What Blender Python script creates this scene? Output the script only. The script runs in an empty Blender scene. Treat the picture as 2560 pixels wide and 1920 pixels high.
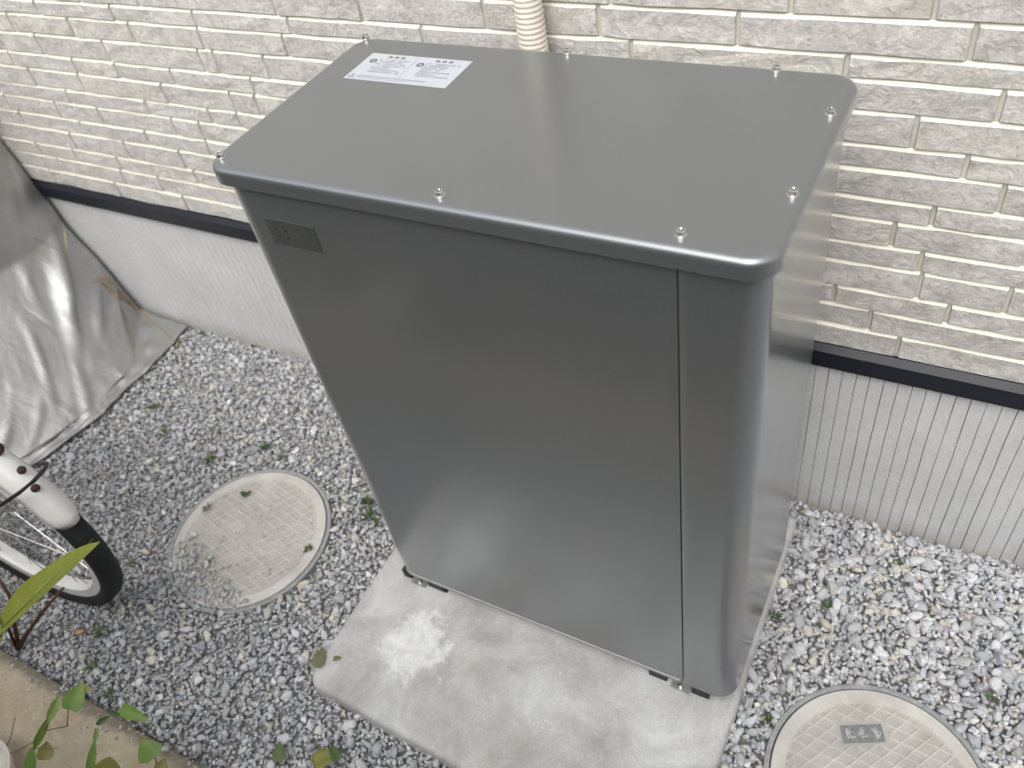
import bpy, bmesh, math, random
import numpy as np
from mathutils import Vector, Matrix, noise
random.seed(7)
RNG = np.random.default_rng(11)
SC = bpy.context.scene
COL = SC.collection
rad = math.radians

# ------------------------------------------------------------------ camera
CAM = Vector((0.8167, -1.0859, 1.4823))
AX = Vector((0.8782, 0.4536, -0.1518)).normalized()      # camera right
AY = Vector((-0.2350, 0.6855, 0.6891)).normalized()      # camera up
AZ = AX.cross(AY).normalized()
AY = AZ.cross(AX).normalized()
FPX = 2083.4                                             # focal length in pixels of the 2560 px wide photograph
cd = bpy.data.cameras.new('camera')
cam = bpy.data.objects.new('camera', cd); COL.objects.link(cam)
M3 = Matrix((AX, AY, AZ)).transposed()
cam.matrix_world = Matrix.Translation(CAM) @ M3.to_4x4()
cd.sensor_width = 36.0
cd.lens = FPX / 2560 * 36
cd.clip_start = 0.02
cd.clip_end = 200
cd.dof.use_dof = True
cd.dof.focus_distance = 1.22
cd.dof.aperture_fstop = 4.5
SC.camera = cam

# ------------------------------------------------------------------ overcast sky and soft sun
world = bpy.data.worlds.new('World'); SC.world = world
world.use_nodes = True
wn = world.node_tree
for n in list(wn.nodes): wn.nodes.remove(n)
sky = wn.nodes.new('ShaderNodeTexSky'); sky.sky_type = 'NISHITA'
sky.sun_disc = False
SUN_EL, SUN_AZ = rad(52), rad(172)
sky.sun_elevation = SUN_EL; sky.sun_rotation = SUN_AZ
sky.dust_density = 4.0; sky.air_density = 1.0; sky.ozone_density = 1.0
hs = wn.nodes.new('ShaderNodeHueSaturation'); hs.inputs['Saturation'].default_value = 0.27
bg = wn.nodes.new('ShaderNodeBackground'); bg.inputs['Strength'].default_value = 0.15
wo = wn.nodes.new('ShaderNodeOutputWorld')
wn.links.new(sky.outputs[0], hs.inputs['Color']); wn.links.new(hs.outputs[0], bg.inputs['Color'])
wn.links.new(bg.outputs[0], wo.inputs['Surface'])
ld = bpy.data.lights.new('sun', 'SUN'); ld.energy = 0.8; ld.angle = rad(60); ld.color = (1.0, 0.97, 0.92)
sun = bpy.data.objects.new('sun', ld); COL.objects.link(sun)
sd = Vector((math.sin(SUN_AZ) * math.cos(SUN_EL), math.cos(SUN_AZ) * math.cos(SUN_EL), math.sin(SUN_EL)))
sun.rotation_euler = sd.to_track_quat('Z', 'Y').to_euler()
SC.view_settings.view_transform = 'Standard'; SC.view_settings.look = 'None'
SC.view_settings.gamma = 1.0; SC.view_settings.use_curve_mapping = False
SC.view_settings.exposure = 0.82

# ------------------------------------------------------------------ helpers
def at(u, v, z):
    """point on the horizontal plane z that the photograph shows at pixel (u, v)"""
    d = AX * ((u - 1280) / FPX) - AY * ((v - 960) / FPX) - AZ
    return CAM + d * ((z - CAM.z) / d.z)

def mesh(name, verts, faces, mats=(), smooth=False, mi=None, sharp=None):
    me = bpy.data.meshes.new(name)
    me.from_pydata([tuple(v) for v in verts], [], [tuple(f) for f in faces])
    for m in mats: me.materials.append(m)
    if mi is not None: me.polygons.foreach_set('material_index', mi)
    if smooth: me.polygons.foreach_set('use_smooth', smooth if isinstance(smooth, list) else [True] * len(me.polygons))
    me.update()
    if sharp: me.set_sharp_from_angle(angle=rad(sharp))
    return me

def link(name, me, parent=None, loc=None, rot=None):
    o = bpy.data.objects.new(name, me); COL.objects.link(o)
    if parent: o.parent = parent
    if loc is not None: o.location = loc
    if rot is not None: o.rotation_euler = rot
    return o

def thing(name, label, cat, loc=(0, 0, 0), rz=0, group=None):
    o = bpy.data.objects.new(name, None); COL.objects.link(o)
    o.location = loc; o.rotation_euler = (0, 0, rz); o.empty_display_size = 0.05
    o['label'] = label; o['category'] = cat
    if group: o['group'] = group
    return o

def tag(o, label, cat, group=None, kind=None):
    o['label'] = label; o['category'] = cat
    if group: o['group'] = group
    if kind: o['kind'] = kind
    return o

def structure(o): o['kind'] = 'structure'; return o
def stuff(o, label=None, cat=None):
    o['kind'] = 'stuff'
    if label: o['label'] = label
    if cat: o['category'] = cat
    return o

class MB:
    """collects simple shapes into one mesh"""
    def __init__(s): s.v = []; s.f = []; s.m = []
    def add(s, verts, faces, m=0):
        b = len(s.v); s.v += [tuple(v) for v in verts]; s.f += [tuple(i + b for i in f) for f in faces]; s.m += [m] * len(faces)
    def box(s, x0, x1, y0, y1, z0, z1, m=0):
        s.add([(x, y, z) for z in (z0, z1) for y in (y0, y1) for x in (x0, x1)],
              [(0, 2, 3, 1), (4, 5, 7, 6), (0, 1, 5, 4), (2, 6, 7, 3), (0, 4, 6, 2), (1, 3, 7, 5)], m)
    def tube(s, pts, r, n=8, m=0, caps=True):
        pts = [Vector(p) for p in pts]; k = len(pts)
        rs = r if hasattr(r, '__len__') else [r] * k
        V = []; nrm = None
        for i, p in enumerate(pts):
            t = (pts[min(i + 1, k - 1)] - pts[max(i - 1, 0)]).normalized()
            if nrm is None:
                a = Vector((0, 0, 1)) if abs(t.z) < .9 else Vector((1, 0, 0)); nrm = t.cross(a).normalized()
            nrm = (nrm - t * nrm.dot(t)).normalized(); b = t.cross(nrm)
            V += [p + (nrm * math.cos(2 * math.pi * j / n) + b * math.sin(2 * math.pi * j / n)) * rs[i] for j in range(n)]
        F = [(i * n + j, i * n + (j + 1) % n, (i + 1) * n + (j + 1) % n, (i + 1) * n + j) for i in range(k - 1) for j in range(n)]
        if caps: F += [tuple(range(n))[::-1], tuple((k - 1) * n + j for j in range(n))]
        s.add(V, F, m)
    def lathe(s, prof, n=24, m=0, c=(0, 0, 0)):
        """prof: list of (radius, z), closed at the ends when the radius is 0"""
        V = [(c[0] + r * math.cos(2 * math.pi * j / n), c[1] + r * math.sin(2 * math.pi * j / n), c[2] + z) for r, z in prof for j in range(n)]
        F = [(i * n + j, i * n + (j + 1) % n, (i + 1) * n + (j + 1) % n, (i + 1) * n + j) for i in range(len(prof) - 1) for j in range(n)]
        s.add(V, F, m)
    def build(s, name, mats, parent=None, smooth=False, sharp=None, loc=None, rot=None):
        if not isinstance(mats, (list, tuple)): mats = [mats]
        return link(name, mesh(name, s.v, s.f, mats, smooth, s.m if len(mats) > 1 else None, sharp), parent, loc, rot)

# ------------------------------------------------------------------ materials
class NT:
    def __init__(s, name):
        s.mat = bpy.data.materials.new(name); s.mat.use_nodes = True
        s.t = s.mat.node_tree; s.b = s.t.nodes['Principled BSDF']
    def n(s, kind, **kw):
        nd = s.t.nodes.new('ShaderNode' + kind)
        for k, v in kw.items():
            if k in nd.inputs: nd.inputs[k].default_value = v
            else: setattr(nd, k, v)
        return nd
    def l(s, a, b): s.t.links.new(a, b)
    def coord(s, what='Object', scale=(1, 1, 1), rot=(0, 0, 0)):
        tc = s.n('TexCoord'); mp = s.n('Mapping'); mp.inputs['Scale'].default_value = scale; mp.inputs['Rotation'].default_value = rot
        s.l(tc.outputs[what], mp.inputs['Vector']); return mp.outputs[0]
    def geo(s, scale=(1, 1, 1), rot=(0, 0, 0)):
        g = s.n('NewGeometry'); mp = s.n('Mapping'); mp.inputs['Scale'].default_value = scale; mp.inputs['Rotation'].default_value = rot
        s.l(g.outputs['Position'], mp.inputs['Vector']); return mp.outputs[0]
    def noise(s, vec, scale, detail=4, rough=.55, dist=0):
        nd = s.n('TexNoise'); nd.inputs['Scale'].default_value = scale; nd.inputs['Detail'].default_value = detail
        nd.inputs['Roughness'].default_value = rough; nd.inputs['Distortion'].default_value = dist
        s.l(vec, nd.inputs['Vector']); return nd.outputs['Fac']
    def ramp(s, fac, stops):
        r = s.n('ValToRGB'); e = r.color_ramp.elements
        while len(e) < len(stops): e.new(0.5)
        for el, (p, c) in zip(e, stops):
            el.position = p; el.color = (c, c, c, 1) if not hasattr(c, '__len__') else (*c, 1)
        s.l(fac, r.inputs[0]); return r.outputs[0]
    def mix(s, fac, a, b, mode='MIX'):
        m = s.n('Mix', data_type='RGBA', blend_type=mode)
        for i, x in ((0, fac), (6, a), (7, b)):
            if hasattr(x, 'is_output') or hasattr(x, 'links'): s.l(x, m.inputs[i])
            elif hasattr(x, '__len__'): m.inputs[i].default_value = (*x, 1)
            else: m.inputs[i].default_value = x
        return m.outputs[2]
    def math(s, op, a, b=0.0):
        m = s.n('Math', operation=op)
        for i, x in ((0, a), (1, b)):
            if hasattr(x, 'links'): s.l(x, m.inputs[i])
            else: m.inputs[i].default_value = x
        return m.outputs[0]
    def bump(s, h, strength, dist, prev=None):
        b = s.n('Bump'); b.inputs['Strength'].default_value = strength; b.inputs['Distance'].default_value = dist
        s.l(h, b.inputs['Height'])
        if prev: s.l(prev, b.inputs['Normal'])
        return b.outputs[0]
    def set(s, **kw):
        for k, v in kw.items():
            i = s.b.inputs[k.replace('_', ' ')]
            if hasattr(v, 'links'): s.l(v, i)
            elif hasattr(v, '__len__') and len(v) == 3 and i.type == 'RGBA': i.default_value = (*v, 1)
            else: i.default_value = v
        return s.mat

def simple(name, col, rough=.5, metal=0.0, nscale=60, var=.12, bump=.0, bd=.001, spec=.5):
    t = NT(name); v = t.geo()
    n = t.noise(v, nscale, 4)
    a = tuple(c * (1 - var) for c in col); b = tuple(min(1, c * (1 + var)) for c in col)
    c = t.ramp(n, [(.3, a), (.7, b)])
    kw = dict(Base_Color=c, Roughness=rough, Metallic=metal, Specular_IOR_Level=spec)
    if bump: kw['Normal'] = t.bump(t.noise(v, nscale * 3, 5), bump, bd)
    return t.set(**kw)

def mat_paint():
    t = NT('metallic_grey_paint'); v = t.geo()
    flake = t.noise(v, 2600, 2, .6)
    base = t.mix(t.ramp(flake, [(.35, 0.0), (.65, 1.0)]), (.178, .190, .198), (.240, .255, .265))
    dust = t.ramp(t.noise(v, 5, 5, .6), [(.45, 0.0), (.75, 1.0)])
    base = t.mix(t.math('MULTIPLY', dust, .07), base, (.30, .30, .29))
    r = t.math('ADD', t.math('MULTIPLY', t.noise(v, 9, 4), .08), .30)
    nb = t.bump(t.noise(v, 900, 2), .02, .0004)
    return t.set(Base_Color=base, Metallic=.70, Roughness=r, Normal=nb, Coat_Weight=1.0, Coat_Roughness=.20, Coat_IOR=1.55)

def mat_brick_face():
    t = NT('split_stone_face'); v = t.geo()
    oi = t.n('ObjectInfo')
    vr = t.n('VectorMath', operation='ADD'); t.l(v, vr.inputs[0])
    cx = t.n('CombineXYZ'); t.l(t.math('MULTIPLY', oi.outputs['Random'], 7.0), cx.inputs[0]); t.l(cx.outputs[0], vr.inputs[1])
    v = vr.outputs[0]
    big = t.noise(v, 16, 6, .62, .6)
    fine = t.noise(v, 120, 6, .7, .4)
    col = t.ramp(big, [(.30, (.58, .568, .558)), (.5, (.70, .688, .677)), (.72, (.77, .758, .748))])
    col = t.mix(.6, col, t.ramp(fine, [(.34, .66), (.56, 1.0)]), 'MULTIPLY')
    vein = t.n('TexVoronoi', feature='DISTANCE_TO_EDGE'); vein.inputs['Scale'].default_value = 13; vein.inputs['Randomness'].default_value = 1
    wv = t.n('VectorMath', operation='ADD'); t.l(v, wv.inputs[0])
    nz = t.n('TexNoise'); nz.inputs['Scale'].default_value = 30; nz.inputs['Detail'].default_value = 3; t.l(v, nz.inputs['Vector'])
    sc = t.n('VectorMath', operation='SCALE'); sc.inputs['Scale'].default_value = .05; t.l(nz.outputs['Color'], sc.inputs[0]); t.l(sc.outputs[0], wv.inputs[1])
    t.l(wv.outputs[0], vein.inputs['Vector'])
    ve = t.ramp(vein.outputs['Distance'], [(.0, 1.0), (.035, 0.0)])
    patch = t.ramp(t.noise(v, 9, 3), [(.55, 0.0), (.70, .35)])
    col = t.mix(t.math('MULTIPLY', ve, patch), col, (.40, .37, .34))
    warm = t.noise(t.geo(), 1.3, 3)
    col = t.mix(t.ramp(warm, [(.35, 0.0), (.65, .25)]), col, (.72, .70, .635))
    tint = t.ramp(oi.outputs['Random'], [(0, (.94, .925, .90)), (.5, (1, .987, .958)), (1, (1.0, .978, .925))])
    col = t.mix(1.0, col, tint, 'MULTIPLY')
    h1 = t.noise(v, 42, 8, .62, .8)
    ridge = t.math('ABSOLUTE', t.math('SUBTRACT', t.noise(t.geo((1, 1, 1.6)), 28, 5, .55, 1.2), .5))
    chip = t.noise(v, 62, 8, .74, .9)
    n1 = t.bump(h1, .35, .006)
    n2 = t.bump(chip, .8, .0075, n1)
    n3 = t.bump(fine, .6, .003, n2)
    col = t.mix(.55, col, t.ramp(chip, [(.38, .72), (.56, 1.03)]), 'MULTIPLY')
    return t.set(Base_Color=col, Roughness=.72, Normal=n3, Specular_IOR_Level=.35)

def mat_joint(name, a, b):
    t = NT(name); v = t.geo()
    col = t.ramp(t.noise(v, 25, 5, .6), [(.3, a), (.7, b)])
    return t.set(Base_Color=col, Roughness=.6, Normal=t.bump(t.noise(v, 300, 4), .25, .001))

def mat_concrete(name, a, b, patch=False, dirt=None, splash=False):
    t = NT(name); v = t.geo()
    n1 = t.noise(v, 6.5, 8, .68, .5); n2 = t.noise(v, 240, 5, .7)
    col = t.ramp(n1, [(.32, a), (.68, b)])
    col = t.mix(.55, col, t.ramp(n2, [(.3, .70), (.6, 1.0)]), 'MULTIPLY')
    if patch:
        # white bloom of lime on the slab, pale trowelled rim, darker damp stains
        m = t.n('Mapping'); m.inputs['Location'].default_value = (-.105, .60, 0)
        g = t.n('NewGeometry'); t.l(g.outputs['Position'], m.inputs['Vector'])
        ln = t.n('VectorMath', operation='LENGTH'); t.l(m.outputs[0], ln.inputs[0])
        d = t.math('ADD', ln.outputs['Value'], t.math('MULTIPLY', t.math('SUBTRACT', t.noise(v, 26, 7, .7), .5), .20))
        f = t.ramp(d, [(.045, .80), (.062, .55), (.078, 0.0)])
        f = t.mix(1.0, f, t.ramp(t.noise(v, 60, 5, .7), [(.35, .45), (.6, 1.0)]), 'MULTIPLY')
        col = t.mix(f, col, (.82, .83, .83))
        st = t.ramp(t.noise(v, 9, 6, .65, .5), [(.56, 0.0), (.70, .45)])
        col = t.mix(st, col, (.40, .375, .33))
        sp = t.ramp(t.noise(v, 150, 3, .6), [(.68, 0.0), (.74, .7)])
        col = t.mix(sp, col, (.85, .85, .83))
    if splash:
        # mud splashed up from the gravel and a few run-off streaks
        g = t.n('NewGeometry'); sx = t.n('SeparateXYZ'); t.l(g.outputs['Position'], sx.inputs[0])
        dd = t.math('ADD', sx.outputs[2], t.math('MULTIPLY', t.math('SUBTRACT', t.noise(v, 18, 7, .75), .5), .16))
        col = t.mix(t.ramp(dd, [(.0, .50), (.055, 0.0)]), col, (.36, .33, .28))
        st = t.ramp(t.noise(t.geo((60, 60, 4)), 1.0, 4, .6), [(.60, 0.0), (.74, .30)])
        col = t.mix(st, col, (.42, .41, .39))
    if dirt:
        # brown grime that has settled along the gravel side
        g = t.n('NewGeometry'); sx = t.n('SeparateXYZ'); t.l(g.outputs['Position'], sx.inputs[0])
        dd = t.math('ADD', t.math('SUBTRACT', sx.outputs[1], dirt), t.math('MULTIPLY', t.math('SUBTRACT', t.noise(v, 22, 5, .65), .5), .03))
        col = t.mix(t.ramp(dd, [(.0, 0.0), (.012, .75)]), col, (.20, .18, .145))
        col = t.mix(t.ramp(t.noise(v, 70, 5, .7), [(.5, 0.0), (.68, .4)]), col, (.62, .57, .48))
    nb = t.bump(n2, .35, .002); nb = t.bump(n1, .3, .01, nb)
    return t.set(Base_Color=col, Roughness=.85, Normal=nb, Specular_IOR_Level=.3)

def mat_gravel():
    t = NT('crushed_stone')
    at_ = t.n('Attribute', attribute_name='Col'); v = t.geo()
    n = t.noise(v, 260, 5, .65)
    col = t.mix(.75, at_.outputs['Color'], t.ramp(n, [(.3, .76), (.65, 1.06)]), 'MULTIPLY')
    vein = t.ramp(t.noise(v, 90, 4, .5, 1.5), [(.60, 0.0), (.68, .45)])
    col = t.mix(vein, col, (.72, .72, .71))
    return t.set(Base_Color=col, Roughness=.75, Specular_IOR_Level=.4, Normal=t.bump(n, .4, .0015))

def mat_tarp():
    t = NT('silver_tarpaulin'); v = t.geo()
    weave = t.noise(v, 1100, 2)
    col = t.ramp(t.noise(v, 14, 5, .6), [(.3, (.38, .38, .372)), (.7, (.47, .47, .46))])
    dirt = t.ramp(t.noise(v, 6, 6, .7, .6), [(.58, 0.0), (.75, .5)])
    col = t.mix(dirt, col, (.32, .29, .24))
    nb = t.bump(t.noise(t.geo((1.0, 1.4, .7), (.3, .5, .2)), 9, 3, .45, 1.0), .40, .016)
    nb = t.bump(t.noise(v, 60, 4, .6, .5), .15, .003, nb)
    nb = t.bump(weave, .1, .0004, nb)
    return t.set(Base_Color=col, Metallic=.62, Roughness=.46, Normal=nb)

def mat_cover(name, k):
    t = NT(name); v = t.geo()
    col = t.ramp(t.noise(v, 12, 6, .65, .4), [(.3, (.48, .465, .44)), (.55, (.57, .557, .53)), (.75, (.64, .63, .605))])
    dirt = t.ramp(t.noise(v, 22, 6, .7), [(.52, 0.0), (.72, .5)])
    col = t.mix(dirt, col, (.40, .36, .33))
    col = t.mix(1.0, col, (k, k * .985, k * .96), 'MULTIPLY')
    n = t.noise(v, 420, 4, .7)
    col = t.mix(.5, col, t.ramp(n, [(.3, .74), (.62, 1.0)]), 'MULTIPLY')
    return t.set(Base_Color=col, Roughness=.75, Normal=t.bump(n, .35, .0015))

def mat_leaf(name, a, b):
    t = NT(name); v = t.geo()
    col = t.ramp(t.noise(v, 35, 4), [(.3, a), (.7, b)])
    col = t.mix(.5, col, t.ramp(t.noise(v, 300, 3), [(.3, .8), (.6, 1.0)]), 'MULTIPLY')
    return t.set(Base_Color=col, Roughness=.5, Subsurface_Weight=.35, Subsurface_Radius=(.004, .006, .001), Subsurface_Scale=1.0, Normal=t.bump(t.noise(v, 160, 3), .3, .001))

PAINT = mat_paint()
SEAM = simple('dark_seam', (.02, .02, .02), .6)
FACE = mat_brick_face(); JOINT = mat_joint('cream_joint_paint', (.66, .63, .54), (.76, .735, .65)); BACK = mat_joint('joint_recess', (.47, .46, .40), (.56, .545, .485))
SLAB = mat_concrete('pale_slab_concrete', (.345, .335, .315), (.67, .68, .672), True)
FOUND = mat_concrete('grey_render', (.57, .578, .588), (.65, .658, .668), False, None, True)
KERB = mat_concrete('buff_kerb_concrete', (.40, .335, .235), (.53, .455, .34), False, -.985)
GRAV = mat_gravel(); TARP = mat_tarp(); COVER = mat_cover('weathered_resin_cover', 1.06); CELL = mat_cover('darker_cover_recess', .84)  # cover recess: the cover colour in a darker tone
COLLAR = simple('grey_pipe_collar', (.30, .31, .31), .55, 0, 80, .2)
DRIP = simple('navy_drip_metal', (.0055, .0070, .0145), .45, .0, 700, .8, .3, .0005)
STEEL = simple('zinc_screw', (.66, .65, .62), .27, .95, 300, .1)
GALV = simple('galvanised_foot', (.42, .43, .43), .45, .7, 60, .2)
PANM = simple('grey_pan_rim', (.34, .345, .345), .55, .2, 60, .1)
DARK = simple('dark_hole_fill', (.020, .032, .034), .6, 0, 90, .3)
PAPER = simple('white_label_paper', (.44, .465, .50), .45, 0, 60, .03)
INK = simple('grey_label_ink', (.28, .28, .32), .6)
INKD = simple('dark_label_ink', (.09, .09, .10), .6)
BADGE = simple('dark_badge', (.120, .126, .126), .36, .65, 200, .08)
BADGE2 = simple('dim_badge_mark', (.138, .145, .145), .36, .65, 200, .08)
HOSE = simple('beige_hose', (.68, .63, .54), .5, 0, 30, .05)
WHITE = simple('white_bicycle_paint', (.74, .74, .72), .3, 0, 40, .06)
RUBBER = simple('black_rubber', (.012, .014, .015), .7, 0, 120, .4, .3, .001)
CHROME = simple('dull_chrome', (.5, .5, .5), .35, .9, 60, .2)
RUST = simple('rusty_bolt', (.050, .028, .020), .75, .2, 300, .5, .4, .001)
LEAF_Y = mat_leaf('yellow_green_leaf', (.16, .185, .012), (.23, .25, .03))
LEAF_G = mat_leaf('bright_green_leaf', (.10, .18, .02), (.15, .25, .045))
LEAF_O = mat_leaf('olive_leaf', (.16, .17, .035), (.22, .21, .05))
LEAF_D = mat_leaf('dark_weed_leaf', (.030, .070, .018), (.075, .13, .035))
STEM = simple('reddish_stem', (.085, .035, .022), .6, 0, 90, .3)
STEMG = simple('tan_stem', (.22, .16, .07), .6, 0, 90, .3)
STRAW = simple('dry_straw', (.33, .23, .11), .7, 0, 200, .3)
CREAM = simple('cream_pot_plastic', (.66, .62, .56), .4, 0, 30, .05)
BLUE = simple('blue_plastic', (.03, .14, .55), .4)
SOIL = simple('dark_soil', (.075, .060, .045), .95, 0, 45, .45, .8, .01)

# ------------------------------------------------------------------ ground
def mat_ground():
    t = NT('gravel_bed'); v = t.geo()
    vo = t.n('TexVoronoi'); vo.inputs['Scale'].default_value = 85; t.l(v, vo.inputs['Vector'])
    g = t.ramp(vo.outputs['Color'], [(.1, .24), (.9, .45)])
    col = t.mix(t.ramp(vo.outputs['Distance'], [(.25, 0.0), (.6, .85)]), g, (.28, .275, .265))
    return t.set(Base_Color=col, Roughness=.9, Normal=t.bump(vo.outputs['Distance'], .8, .01))
bm = bmesh.new()
bmesh.ops.create_grid(bm, x_segments=60, y_segments=60, size=30)
for v in bm.verts: v.co.z = -0.010
me = bpy.data.meshes.new('ground'); bm.to_mesh(me); bm.free(); me.materials.append(mat_ground())
structure(link('ground', me))
# planting bed beyond the kerb
nx, ny = 90, 60
V = []; F = []
for j in range(ny + 1):
    for i in range(nx + 1):
        x = -6 + 12 * i / nx; y = -1.115 - 3.5 * (j / ny) ** 1.5
        V.append((x, y, .012 + .018 * noise.fractal(Vector((x * 5, y * 5, 0)), 1, 2, 4)))
for j in range(ny):
    for i in range(nx):
        a = j * (nx + 1) + i; F.append((a, a + nx + 1, a + nx + 2, a + 1))
structure(link('soil_bed', mesh('soil_bed', V, F, [SOIL], True)))

# ------------------------------------------------------------------ house wall
wall = thing('house_wall', 'pale stone-textured siding wall with navy drip strip over a grooved grey foundation', 'wall')
Z = [.459, .505, .548, .586, .635, .673, .7175, .7525, .798, .834, .882, .925, .957, 1.0035]
known = {0: [-.808, .789], 1: [.740], 2: [-1.143, -.982, -.724, -.60, .845], 3: [-.923, -.74, .798, .915], 4: [-1.045, -.826, -.636],
         5: [-.953, -.714, -.632, .748], 6: [-.773, -.586, -.505, .793], 7: [-.694, -.501, -.435, .868], 8: [-.947, -.811, -.645, .817],
         9: [-1.032, -.815, -.54, -.5, -.372, .748], 10: [-.889, -.706, -.515, .837], 11: [-.511, -.28, 0, .358, .652],
         12: [-.647, -.30, -.112, .123, .311, .51, .79], 13: [-.62, -.42, -.1, .12, .33, .576, .742]}
zz = Z[:]
steps = [.0465, .032, .043, .048, .036, .0455, .035, .0445, .038, .049, .038, .043, .046]
k = 0
while zz[-1] < 2.7: zz.append(zz[-1] + steps[k % 13]); k += 1
XL, XR = -3.2, 3.0
def joints(row):
    ks = sorted(known.get(row, [])); r = random.Random(row * 31 + 5)
    if ks:
        pts = ks[:]
    else: pts = [XL + r.uniform(.05, .25)]
    x = pts[0]
    while x > XL: x -= r.uniform(.13, .30); pts.append(x)
    x = max(pts)
    while x < XR: x += r.uniform(.15, .33); pts.append(x)
    pts.sort(); out = [pts[0]]
    for q in pts[1:]:
        while q - out[-1] > .37: out.append(out[-1] + r.uniform(.15, .22))
        out.append(q)
    return [q for q in out if XL <= q <= XR]
def brick_geo(w, h, seed, coarse=False):
    """stone face between the joints: origin at the lower left corner, front towards -y"""
    r = random.Random(seed)
    dp = .0044 + r.uniform(-.0008, .0010)
    gx = .0024; x0, x1, z0, z1 = gx, w - gx, .0012, h - .0004
    fx0, fx1, fz0, fz1 = x0 + .0018, x1 - .0018, z0 + .0014, z1 - .0046
    cx, cz = (1, 1) if coarse else (5, 2)
    V = []; F = []; m = []
    for j in range(cz + 1):
        for i in range(cx + 1):
            jx = 0 if i in (0, cx) else r.uniform(-.004, .004); jy = r.uniform(-.0014, .0012); jz = r.uniform(-.0011, .0011)
            V.append((fx0 + (fx1 - fx0) * i / cx + jx, -dp + jy, fz0 + (fz1 - fz0) * j / cz + jz))
    W = cx + 1
    for j in range(cz):
        for i in range(cx):
            a = j * W + i; F.append((a, a + 1, a + W + 1, a + W)); m.append(0)
    base = len(V)
    # outer rim on the wall plane
    ring = [i for i in range(cx + 1)] + [j * W + cx for j in range(1, cz + 1)] + [cz * W + i for i in range(cx - 1, -1, -1)] + [j * W for j in range(cz - 1, 0, -1)]
    for a in ring:
        x, y, z = V[a]; i = a % W; j = a // W
        X = x0 if i == 0 else x1 if i == cx else x
        Zq = z0 if j == 0 else z1 if j == cz else z
        V.append((X, 0.0005, Zq))
    n = len(ring)
    for q in range(n):
        a, b = ring[q], ring[(q + 1) % n]
        F.append((base + q, base + (q + 1) % n, b, a)); m.append(1 if (V[a][2] > fz1 - .0025 and V[b][2] > fz1 - .0025) else 0)
    return V, F, m
rest = MB()
nb = 0
for row in range(len(zz) - 1):
    z0, z1 = zz[row], zz[row + 1]; js = joints(row)
    for x0, x1 in zip(js[:-1], js[1:]):
        if row < 14 and x1 > -1.62 and x0 < 1.22:
            V, F, m = brick_geo(x1 - x0, z1 - z0, row * 1000 + int(x0 * 100))
            me = mesh('brick', V, F, [FACE, JOINT], False, m)
            link('brick', me, wall, (x0, 0, z0)); nb += 1
        else:
            V, F, m = brick_geo(x1 - x0, z1 - z0, row * 1000 + int(x0 * 100), True)
            b = len(rest.v); rest.v += [(x + x0, y, z + z0) for x, y, z in V]; rest.f += [tuple(i + b for i in f) for f in F]; rest.m += m
o = rest.build('outlying_bricks', [FACE, JOINT], wall); o['kind'] = 'stuff'
b = MB(); b.box(XL, XR, .0006, .14, .4585, 2.72); b.build('siding_backing', BACK, wall)
# drip strip: a ledge sloping outwards, then a vertical lip
prof = [(.0004, .4582), (-.0040, .4578), (-.0140, .4470), (-.0143, .4130), (-.0125, .4125), (-.0122, .4400), (.0004, .4410)]
V = [(x, y, z) for x in (XL, XR) for y, z in prof]; n = len(prof)
F = [(i, (i + 1) % n, n + (i + 1) % n, n + i) for i in range(n)] + [tuple(range(n))[::-1], tuple(range(n, 2 * n))]
link('drip_strip', mesh('drip_strip', V, F, [DRIP]), wall)
# foundation: render scored with narrow vertical grooves that waver a little
pitch = .0222; g0 = .672 - 60 * pitch; V = []; F = []
xs = []
i = 0
x = g0 - 60 * pitch
while x < XR:
    rr = random.Random(i * 7 + 1); wd = rr.uniform(.0006, .0010)
    xs.append((x, wd, i)); x += pitch + rr.uniform(-.0006, .0006); i += 1
nzv = 13; zs = [-.03 + .475 * q / (nzv - 1) for q in range(nzv)]
cols = []
for x, wd, i in xs: cols += [(x - wd, 0, i), (x, .0060 if x > -.2 else .0045, i), (x + wd, 0, i)]
for x, dy, i in cols:
    for z in zs:
        wob = .0009 * noise.noise(Vector((i * 3.1, z * 30, 0))) + .0012 * noise.noise(Vector((i * 5.7, z * 8, 3)))
        dd = dy * (.35 + .65 * max(0, min(1, .6 + 1.2 * noise.noise(Vector((i * 9.1, z * 6, 7))))))
        V.append((x + wob, .002 + dd, z))
for c in range(len(cols) - 1):
    for q in range(nzv - 1):
        a = c * nzv + q; F.append((a, a + nzv, a + nzv + 1, a + 1))
link('foundation', mesh('foundation', V, F, [FOUND]), wall)

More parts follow.
